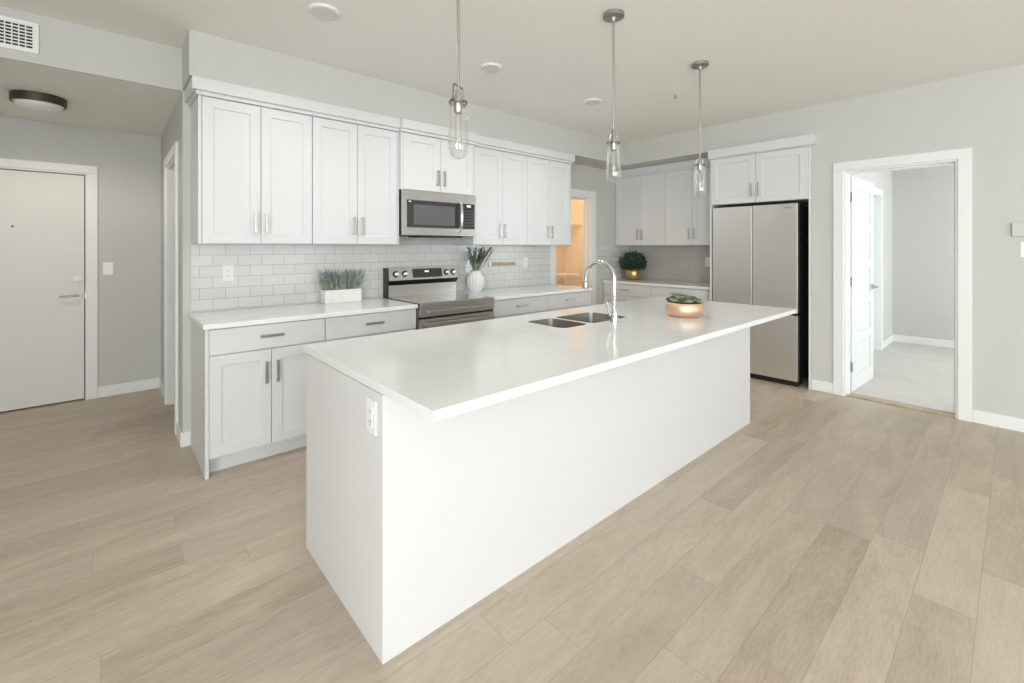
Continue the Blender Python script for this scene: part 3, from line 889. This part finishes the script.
pendant(1.10, 1.575, 'nearest and leftmost glass pendant, its canopy above the picture edge')
pendant(2.202, 1.575, 'middle glass pendant over the island sink')
pendant(3.278, 1.573, 'farthest glass pendant, over the bowl end of the island')


def spot(x, y, p=24):
    l = bpy.data.lights.new('fill_spot', 'SPOT'); l.energy = p; l.color = (1, .97, .94); l.spot_size = R(160); l.spot_blend = .8; l.shadow_soft_size = .06
    o = bpy.data.objects.new('fill_spot', l); o.location = (x, y, H - .03); C.objects.link(o)


def disc_light(x, y, label):
    t = thing('ceiling_light', (x, y, H), label, 'ceiling light', 'flush round ceiling lights')
    bm = bmesh.new(); lathe(bm, [(.083, H - .0003), (.083, H - .008), (.078, H - .014), (.067, H - .016), (.066, H - .010)], (x, y, 0), 40); part('trim_ring', bm, 'trim', t, smooth=True)
    bm = bmesh.new(); lathe(bm, [(.0655, H - .0165), (.0655, H - .0105)], (x, y, 0), 40); part('diffuser', bm, 'led', t, smooth=True)
    spot(x, y)  # fill lamp added below the fixture, whose diffuser itself stays unlit


disc_light(.925, 2.665, 'flush round ceiling light nearest the hall, at the top of the picture')
disc_light(2.158, 2.655, 'flush round ceiling light between the two nearer pendants')
disc_light(3.373, 2.643, 'flush round ceiling light just left of the middle pendant, nearest the pantry')
for sx_, sy_ in ((-.6, -.6), (1.8, -.9), (3.9, -.6), (0, -3.2), (2.4, -3.2)): spot(sx_, sy_, 3)  # added fill spots behind the camera, no fixtures there
t = thing('sprinkler_head', (3.765, 2.034, H), 'small white sprinkler head on the ceiling between the two farther pendants', 'sprinkler')
bm = bmesh.new(); lathe(bm, [(.04, H - .0003), (.04, H - .003), (.025, H - .006)], (3.765, 2.034, 0)); part('escutcheon', bm, 'trim', t, smooth=True)
bm = bmesh.new(); lathe(bm, [(.007, H - .006), (.007, H - .035)], (3.765, 2.034, 0), 12); lathe(bm, [(.016, H - .035), (.016, H - .038)], (3.765, 2.034, 0), 20); part('deflector', bm, 'nickel', t, smooth=True)

# hall flush light
t = thing('hall_ceiling_light', (-.38, 4.68, HS), 'round bronze-rimmed flush light on the lowered hall ceiling', 'ceiling light')
hx, hy = -.38, 4.68
bm = bmesh.new(); lathe(bm, [(.145, HS - .0005), (.145, HS - .055), (.138, HS - .060), (.131, HS - .055), (.131, HS - .02)], (hx, hy, 0), 48); part('rim', bm, 'bronze', t, smooth=True)
bm = bmesh.new(); lathe(bm, [(.130, HS - .05), (.122, HS - .068), (.10, HS - .085), (.04, HS - .094), (.004, HS - .095)], (hx, hy, 0), 48); part('glass_dome', bm, 'frost', t, smooth=True)
hl = bpy.data.lights.new('hall_lamp', 'SPOT'); hl.energy = 22; hl.color = (1, .92, .82); hl.spot_size = R(172); hl.spot_blend = .5; hl.shadow_soft_size = .08
ho = bpy.data.objects.new('hall_lamp', hl); ho.location = (hx, hy, HS - .11); C.objects.link(ho)

# vent grille on the header
t = thing('vent_grille', (-.43, YK, 2.60), 'white framed return air grille with dark slots high on the hall header', 'vent')
gx0, gx1, gz0, gz1 = -.80, -.311, 2.512, 2.690
bm = bmesh.new()
fr = Fr('X', YK)
for (a, b, c, d_) in ((gx0, gx1, gz1 - .022, gz1), (gx0, gx1, gz0, gz0 + .022), (gx0, gx0 + .026, gz0 + .022, gz1 - .022), (gx1 - .026, gx1, gz0 + .022, gz1 - .022)): fr.box(bm, a, b, 0, .010, c, d_, bev=.002)
part('frame', bm, 'plastic', t)
bm = bmesh.new(); fr.box(bm, gx0 + .026, gx1 - .026, .0003, .001, gz0 + .022, gz1 - .022); part('backing', bm, 'dark', t)
bm = bmesh.new(); n = 7; hh = (gz1 - gz0 - .044) / n
for k in range(n + 1):
    z = gz0 + .022 + k * hh; fr.box(bm, gx0 + .026, gx1 - .026, .0015, .007, z - .0035, z + .0035)
nv = 16; ww = (gx1 - gx0 - .052) / nv
for k in range(1, nv):
    x = gx0 + .026 + k * ww; fr.box(bm, x - .0025, x + .0025, .0015, .0055, gz0 + .022, gz1 - .022)
part('louvres', bm, 'plastic', t)


# ---------------------------------------------------------------- doors
def lever(t, fr, u, z, d0, side, dirn, m='nickel'):
    """rosette + lever on a door face"""
    bm = bmesh.new()
    ax = 'Y' if fr.ax == 'X' else 'X'
    p0 = fr.P(u, d0, z); p1 = fr.P(u, d0 + .012, z)
    tube(bm, [p0, p1], .029, 20)
    tube(bm, [fr.P(u, d0 + .012, z), fr.P(u, d0 + .045, z)], .010, 12)
    tube(bm, [fr.P(u - dirn * .008, d0 + .045, z), fr.P(u + dirn * .05, d0 + .048, z), fr.P(u + dirn * .115, d0 + .040, z - .002)], [.010, .009, .007], 12)
    return bm


ed = struct('door_1', B(EX0 + .022, EX1 - .022, YE + .012, YE + .056, .012, 2.045 - .022), 'door')
struct('gap_shade_strip', B(EX0 + .0145, EX1 - .0145, YE + .0562, YE + .062, .0, 2.045 - .0145), 'dark', ed)  # dark strip added to paint the shaded gap round the door leaf
ef = Fr('X', YE + .012)
struct('door_handle', lever(None, ef, -.215, .945, 0, 0, -1), 'satin', ed, True)
bm = bmesh.new(); tube(bm, [ef.P(-.215, 0, 1.098), ef.P(-.215, .012, 1.098)], .031, 20); tube(bm, [ef.P(-.215, .012, 1.098), ef.P(-.215, .024, 1.098)], .017, 16)
box(bm, -.219, -.211, YE + .012 - .036, YE + .012 - .022, 1.086, 1.110)
struct('deadbolt', bm, 'satin', ed, True)
bm = bmesh.new(); tube(bm, [ef.P(-.61, 0, 1.552), ef.P(-.61, .004, 1.552)], .009, 14); struct('peephole', bm, 'bronze', ed, True)
struct('strike_plate', B(EX1 - .0165, EX1 - .0135, YE - .003, YE + .028, .915, .975), 'nickel', ed)
# corridor side closing panel so that no sky shows around the entry door
struct('wall_corridor', B(EX0 - .3, EX1 + .3, YE + T, YE + T + .05, 0, HS + .1), 'wall')

# bedroom door leaf, opened into the bedroom
ang = math.atan2(-.04, .77)
leaf_w = .725; hinge = Vector((5.215, 1.035, 0))
M_rot = Matrix.Translation(hinge) @ Matrix.Rotation(ang, 4, 'Z')
bm = bmesh.new()
Lf = Fr('X', 0.0)
t_ = .035
# local: x along the leaf, y thickness; six recessed panels on both faces
xs = [0, .10, .105, leaf_w - .105, leaf_w - .10, leaf_w]
box(bm, 0, leaf_w, .010, t_ - .010, .015, 2.045)
rows = [(.20, .62), (.70, 1.00), (1.08, 1.38), (1.46, 1.66), (1.74, 1.94)]
rows = [(.16, .47), (.56, .82), (.91, 1.17), (1.26, 1.52), (1.61, 1.93)]
def face_frame(y0, y1):
    box(bm, 0, .11, y0, y1, .015, 2.045); box(bm, leaf_w - .11, leaf_w, y0, y1, .015, 2.045)
    zz = [.015] + [v for r_ in rows for v in r_] + [2.045]
    for a, b in zip(zz[0::2], zz[1::2]): box(bm, .11, leaf_w - .11, y0, y1, a, b)
    for a, b in rows:
        ya, yb = (y0 + .003, y1) if y0 < .01 else (y0, y1 - .003)
        box(bm, .135, leaf_w - .135, ya, yb, a + .025, b - .025, bev=.0015)
face_frame(0, .010); face_frame(t_ - .010, t_)
bmesh.ops.transform(bm, matrix=M_rot, verts=bm.verts[:])
leaf = struct('door_2', bm, 'doorw')
for zc in (.25, 1.05, 1.85):
    bm = bmesh.new(); box(bm, -.006, .0, .002, .033, zc - .045, zc + .045)
    tube(bm, [(-.006, -.004, zc - .045), (-.006, -.004, zc + .045)], .006, 10)
    bmesh.ops.transform(bm, matrix=M_rot, verts=bm.verts[:]); struct('hinge', bm, 'nickel', leaf)
bm = bmesh.new()
for s, y0 in ((1, 0.0), (-1, t_)):
    tube(bm, [(leaf_w - .06, y0, .97), (leaf_w - .06, y0 - s * .012, .97)], .028, 18); tube(bm, [(leaf_w - .06, y0 - s * .012, .97), (leaf_w - .06, y0 - s * .045, .97)], .010, 12)
    tube(bm, [(leaf_w - .055, y0 - s * .045, .97), (leaf_w - .16, y0 - s * .043, .97)], .008, 12)
bmesh.ops.transform(bm, matrix=M_rot, verts=bm.verts[:]); struct('door_handle', bm, 'nickel', leaf, True)

# closet door in the bedroom (closed leaf seen as a sliver)
cd = struct('door_3', B(CX0 + .03, CX1 - .03, 1.27, 1.305, .02, 2.03), 'doorw')

# ---------------------------------------------------------------- pantry contents
def wire_shelf(z, label):
    t = thing('wire_shelf', (4.9, 5.30, z), label, 'shelf', 'wire shelves in the pantry')
    bm = bmesh.new()
    for k in range(14): y = 5.10 + k * .03; tube(bm, [(3.62, y, z), (6.18, y, z)], .0035, 6)
    for k in range(60): x = 3.65 + k * .043; tube(bm, [(x, 5.10, z + .005), (x, 5.49, z + .005)], .0025, 5)
    tube(bm, [(3.62, 5.10, z - .03), (6.18, 5.10, z - .03)], .006, 6)
    part('wire_deck', bm, 'trim', t)
    for x in (4.2, 5.0, 5.8):
        bm = bmesh.new(); tube(bm, [(x, 5.12, z - .01), (x, 5.49, z - .28)], .006, 6); part('bracket', bm, 'trim', t)
wire_shelf(1.78, 'upper white wire shelf inside the warm lit pantry')
wire_shelf(.90, 'lower white wire shelf inside the warm lit pantry')
t = thing('pantry_ceiling_lamp', (4.9, 4.7, HS), 'warm round lamp on the pantry ceiling, hidden by the door head', 'ceiling light')
bm = bmesh.new(); lathe(bm, [(.12, HS - .0005), (.12, HS - .02), (.11, HS - .03)], (4.9, 4.7, 0), 32); part('base', bm, 'trim', t, smooth=True)
bm = bmesh.new(); lathe(bm, [(.11, HS - .031), (.10, HS - .07), (.05, HS - .09), (.004, HS - .092)], (4.9, 4.7, 0), 32); part('shade', bm, 'frost', t, smooth=True)
point('pantry_lamp', (4.9, 4.7, HS - .22), 32, (1, .66, .38), .1)

# ---------------------------------------------------------------- things on the worktops
# wooden strip on the tiles
t = thing('wall_strip', (3.26, YK - .008, 1.19), 'narrow brown wooden strip with metal ends fixed to the tiles right of the vase', 'wall rail')
yv = YK - .008
part('wooden_bar', B(3.10, 3.44, yv - .016, yv - .0005, 1.172, 1.208, bev=.003), 'wood', t)
part('metal_end', B(3.441, 3.475, yv - .017, yv - .0005, 1.170, 1.210, bev=.002), 'nickel', t)
part('metal_end', B(3.065, 3.099, yv - .017, yv - .0005, 1.170, 1.210, bev=.002), 'nickel', t)

# lavender trough
px0, px1, py0, py1 = 1.285, 1.585, 3.68, 3.79
t = thing('lavender_trough', ((px0 + px1) / 2, (py0 + py1) / 2, .92), 'whitewashed wooden trough of grey green lavender on the left worktop', 'potted plant')
bm = bmesh.new()
def rr(d, z): return [(px0 + d, py0 + d, z), (px1 - d, py0 + d, z), (px1 - d, py1 - d, z), (px0 + d, py1 - d, z)]
ring_loft(bm, [rr(.006, .9203), rr(0, .928), rr(0, 1.028), rr(.002, 1.030), rr(.010, 1.030), rr(.010, 1.005)])
part('trough', bm, 'whitewash', t)
bm = B(px0 + .011, px1 - .011, py0 + .011, py1 - .011, 1.0055, 1.012); part('soil', bm, 'soil', t)
fol = bmesh.new(); flo = bmesh.new()
for k in range(190):
    bx0 = random.uniform(px0 + .015, px1 - .015); by0 = random.uniform(py0 + .015, py1 - .02)
    u = (bx0 - (px0 + px1) / 2) / .15
    lean = u * .055 + random.gauss(0, .022); ly = random.uniform(-.03, .008)
    hgt = random.uniform(.08, .165)
    p0 = Vector((bx0, by0, 1.008)); p2 = Vector((bx0 + lean, min(by0 + ly, 3.80), 1.008 + hgt)); p1 = (p0 + p2) / 2 + Vector((-lean * .15, 0, .01))
    if k % 3:
        tube(fol, [p0, p1, p2], [.0022, .0034, .0008], 4)
        for q in range(3):
            c = p0.lerp(p2, .25 + .2 * q); a = random.uniform(0, 6.28); dv = Vector((math.cos(a) * .014, math.sin(a) * .010, .024))
            tube(fol, [c, c + dv * .55, c + dv], [.0012, .0028, .0006], 4)
    else:
        p2.z = 1.008 + random.uniform(.13, .20)
        tube(fol, [p0, p1, p2], .0014, 4)
        d_ = (p2 - p1).normalized()
        for q in range(6):
            c = p2 - d_ * (.048 - q * .0085); lathe(flo, [(.001, -.005), (.0052 - .0005 * q, 0), (.001, .006)], c, 6)
part('foliage', fol, 'lav_leaf', t, smooth=True)
part('flower_spikes', flo, 'lav_flower', t, smooth=True)

# ribbed vase
vx, vy = 2.80, 3.70
t = thing('vase_of_branches', (vx, vy, .92), 'white ribbed ceramic vase of dark twiggy branches beside the range', 'vase')
prof = [(.050, .9203), (.060, .93), (.078, .965), (.090, 1.01), (.093, 1.04), (.085, 1.075), (.062, 1.110), (.050, 1.124), (.053, 1.136)]
bm = bmesh.new(); n = 72; rings = []
for r_, z in prof + [(.043, 1.138), (.040, 1.11)]:
    amp = .009 if .93 < z < 1.12 else .0
    rings.append([(vx + (r_ - amp * (1 - abs(math.cos(9 * 2 * math.pi * i / n)))) * math.cos(2 * math.pi * i / n), vy + (r_ - amp * (1 - abs(math.cos(9 * 2 * math.pi * i / n)))) * math.sin(2 * math.pi * i / n), z) for i in range(n)])
ring_loft(bm, rings); part('vase', bm, 'ceramic', t, smooth=True)
bm = bmesh.new(); lf = bmesh.new(); br_l = bmesh.new()
for k in range(32):
    a = random.uniform(0, 6.28); sp = random.uniform(.04, .20)
    ex = vx + sp * math.cos(a) * 1.0 + .02; ey = vy - .03 + sp * math.sin(a) * .45; ez = random.uniform(1.27, 1.395)
    if ey > 3.79: ey = 3.79
    if ez > 1.38: ez = 1.375
    p0 = Vector((vx + .02 * math.cos(a), vy + .02 * math.sin(a), 1.11)); p2 = Vector((ex, ey, ez)); p1 = p0.lerp(p2, .5) + Vector((random.gauss(0, .022), random.uniform(-.02, .01), .01))
    tube(bm, [p0, p1, p2], [.0035, .003, .002], 5)
    for q in range(15):
        f_ = q / 15 * .6 + .4; c = p0.lerp(p1, f_ * 2) if f_ < .5 else p1.lerp(p2, f_ * 2 - 1)
        b_ = random.uniform(0, 6.28); dv = Vector((math.cos(b_) * .018, math.sin(b_) * .012, .016))
        if (c + dv).z < 1.39 and (c + dv).z > 1.14: tube(lf, [c, c + dv * .5, c + dv], [.001, .0052, .0008], 5)
part('branches', bm, 'stem', t, smooth=True)
part('leaves', lf, mat('dusty_leaf', (.10, .125, .09), .7, noise=.5, nscale=30), t, smooth=True)

# gold pot with green plant in the alcove
gx, gy = 5.52, 3.61
t = thing('potted_plant', (gx, gy, .92), 'bushy dark green plant in a gold pot on the alcove worktop', 'potted plant')
bm = bmesh.new(); lathe(bm, [(.08, .9203), (.105, .935), (.118, .97), (.12, 1.01), (.112, 1.055), (.10, 1.075), (.097, 1.075), (.108, 1.05)], (gx, gy, 0), 40); part('pot', bm, 'brass', t, smooth=True)
bm = bmesh.new()
for k in range(760):
    th_ = random.uniform(0, 6.28); ph = random.uniform(0.05, 1.35) + random.gauss(0, .05)
    rad = random.uniform(.55, 1.0)
    p = Vector((gx + .185 * rad * math.cos(th_) * math.sin(ph * 1.75), gy + .195 * rad * math.sin(th_) * math.sin(ph * 1.75), 1.15 + .15 * rad * math.cos(ph * 1.75) + random.gauss(0, .012)))
    p.x = min(p.x, 5.70); p.y = min(p.y, 3.80)
    if p.z < 1.07: p.z = random.uniform(1.06, 1.12)
    nrm = Vector((random.gauss(0, 1), random.gauss(0, 1), random.gauss(.4, .8))).normalized()
    u_ = nrm.orthogonal().normalized(); v_ = nrm.cross(u_); s = random.uniform(.018, .030)
    pts_ = [p - u_ * s, p - v_ * s * .65 + nrm * .002, p + u_ * s, p + v_ * s * .65 + nrm * .002]
    top_ = [bm.verts.new(q + nrm * .0012) for q in pts_]; bot_ = [bm.verts.new(q - nrm * .0012) for q in pts_]
    bm.faces.new(top_); bm.faces.new(bot_[::-1])
    for i in range(4): bm.faces.new((top_[i], bot_[i], bot_[(i + 1) % 4], top_[(i + 1) % 4]))
part('leaves', bm, 'leaf', t)
bm = bmesh.new()
for k in range(14):
    a = k * .45 * math.pi; tube(bm, [(gx + .03 * math.cos(a), gy + .03 * math.sin(a), 1.05), (gx + .1 * math.cos(a), gy + .1 * math.sin(a), 1.2)], .003, 5)
part('stems', bm, 'stem', t)
bm = bmesh.new(); lathe(bm, [(.106, 1.048), (.107, 1.052)], (gx, gy, 0), 30); part('soil', bm, 'soil', t)

# gold bowl of succulents on the island
gx, gy = 2.86, 1.478
t = thing('succulent_bowl', (gx, gy, .92), 'hammered rose gold bowl of succulents on the island top', 'potted plant')
bm = bmesh.new(); lathe(bm, [(.085, .9203), (.103, .926), (.119, .945), (.1235, .968), (.121, .992), (.114, 1.008), (.111, 1.012), (.108, 1.012), (.112, .99)], (gx, gy, 0), 48); part('bowl', bm, 'gold', t, smooth=True)
bm = bmesh.new(); lathe(bm, [(.111, .990), (.1105, .996)], (gx, gy, 0), 36); part('soil', bm, 'soil', t)
def rosette(bm, c, R_, n_=5, layers=4, tilt=(0, 0)):
    for l in range(layers):
        k_n = n_ + 1
        for k in range(k_n):
            a = 2 * math.pi * (k + .5 * l) / k_n + random.uniform(-.1, .1)
            el = .25 + l * .33
            rl = R_ * (1 - .17 * l)
            d_ = Vector((math.cos(a) * math.cos(el), math.sin(a) * math.cos(el), math.sin(el)))
            tube(bm, [c, c + d_ * rl * .45, c + d_ * rl * .8, c + d_ * rl], [.004, R_ * .21, R_ * .19, .0008], 6)
spots = []
while len(spots) < 36:
    a = random.uniform(0, 6.28); r_ = .098 * math.sqrt(random.random())
    p = (gx + r_ * math.cos(a), gy + r_ * math.sin(a))
    if all((p[0] - s[0]) ** 2 + (p[1] - s[1]) ** 2 > .022 ** 2 for s in spots): spots.append(p)
for i, (sx, sy) in enumerate(spots):
    bm = bmesh.new(); rr_ = math.hypot(sx - gx, sy - gy)
    rosette(bm, Vector((sx, sy, 1.016 + .030 * (1 - (rr_ / .1) ** 2))), random.uniform(.025, .034))
    part('succulent', bm, ('succ1', 'succ2', 'succ3')[i % 3], t, smooth=True)
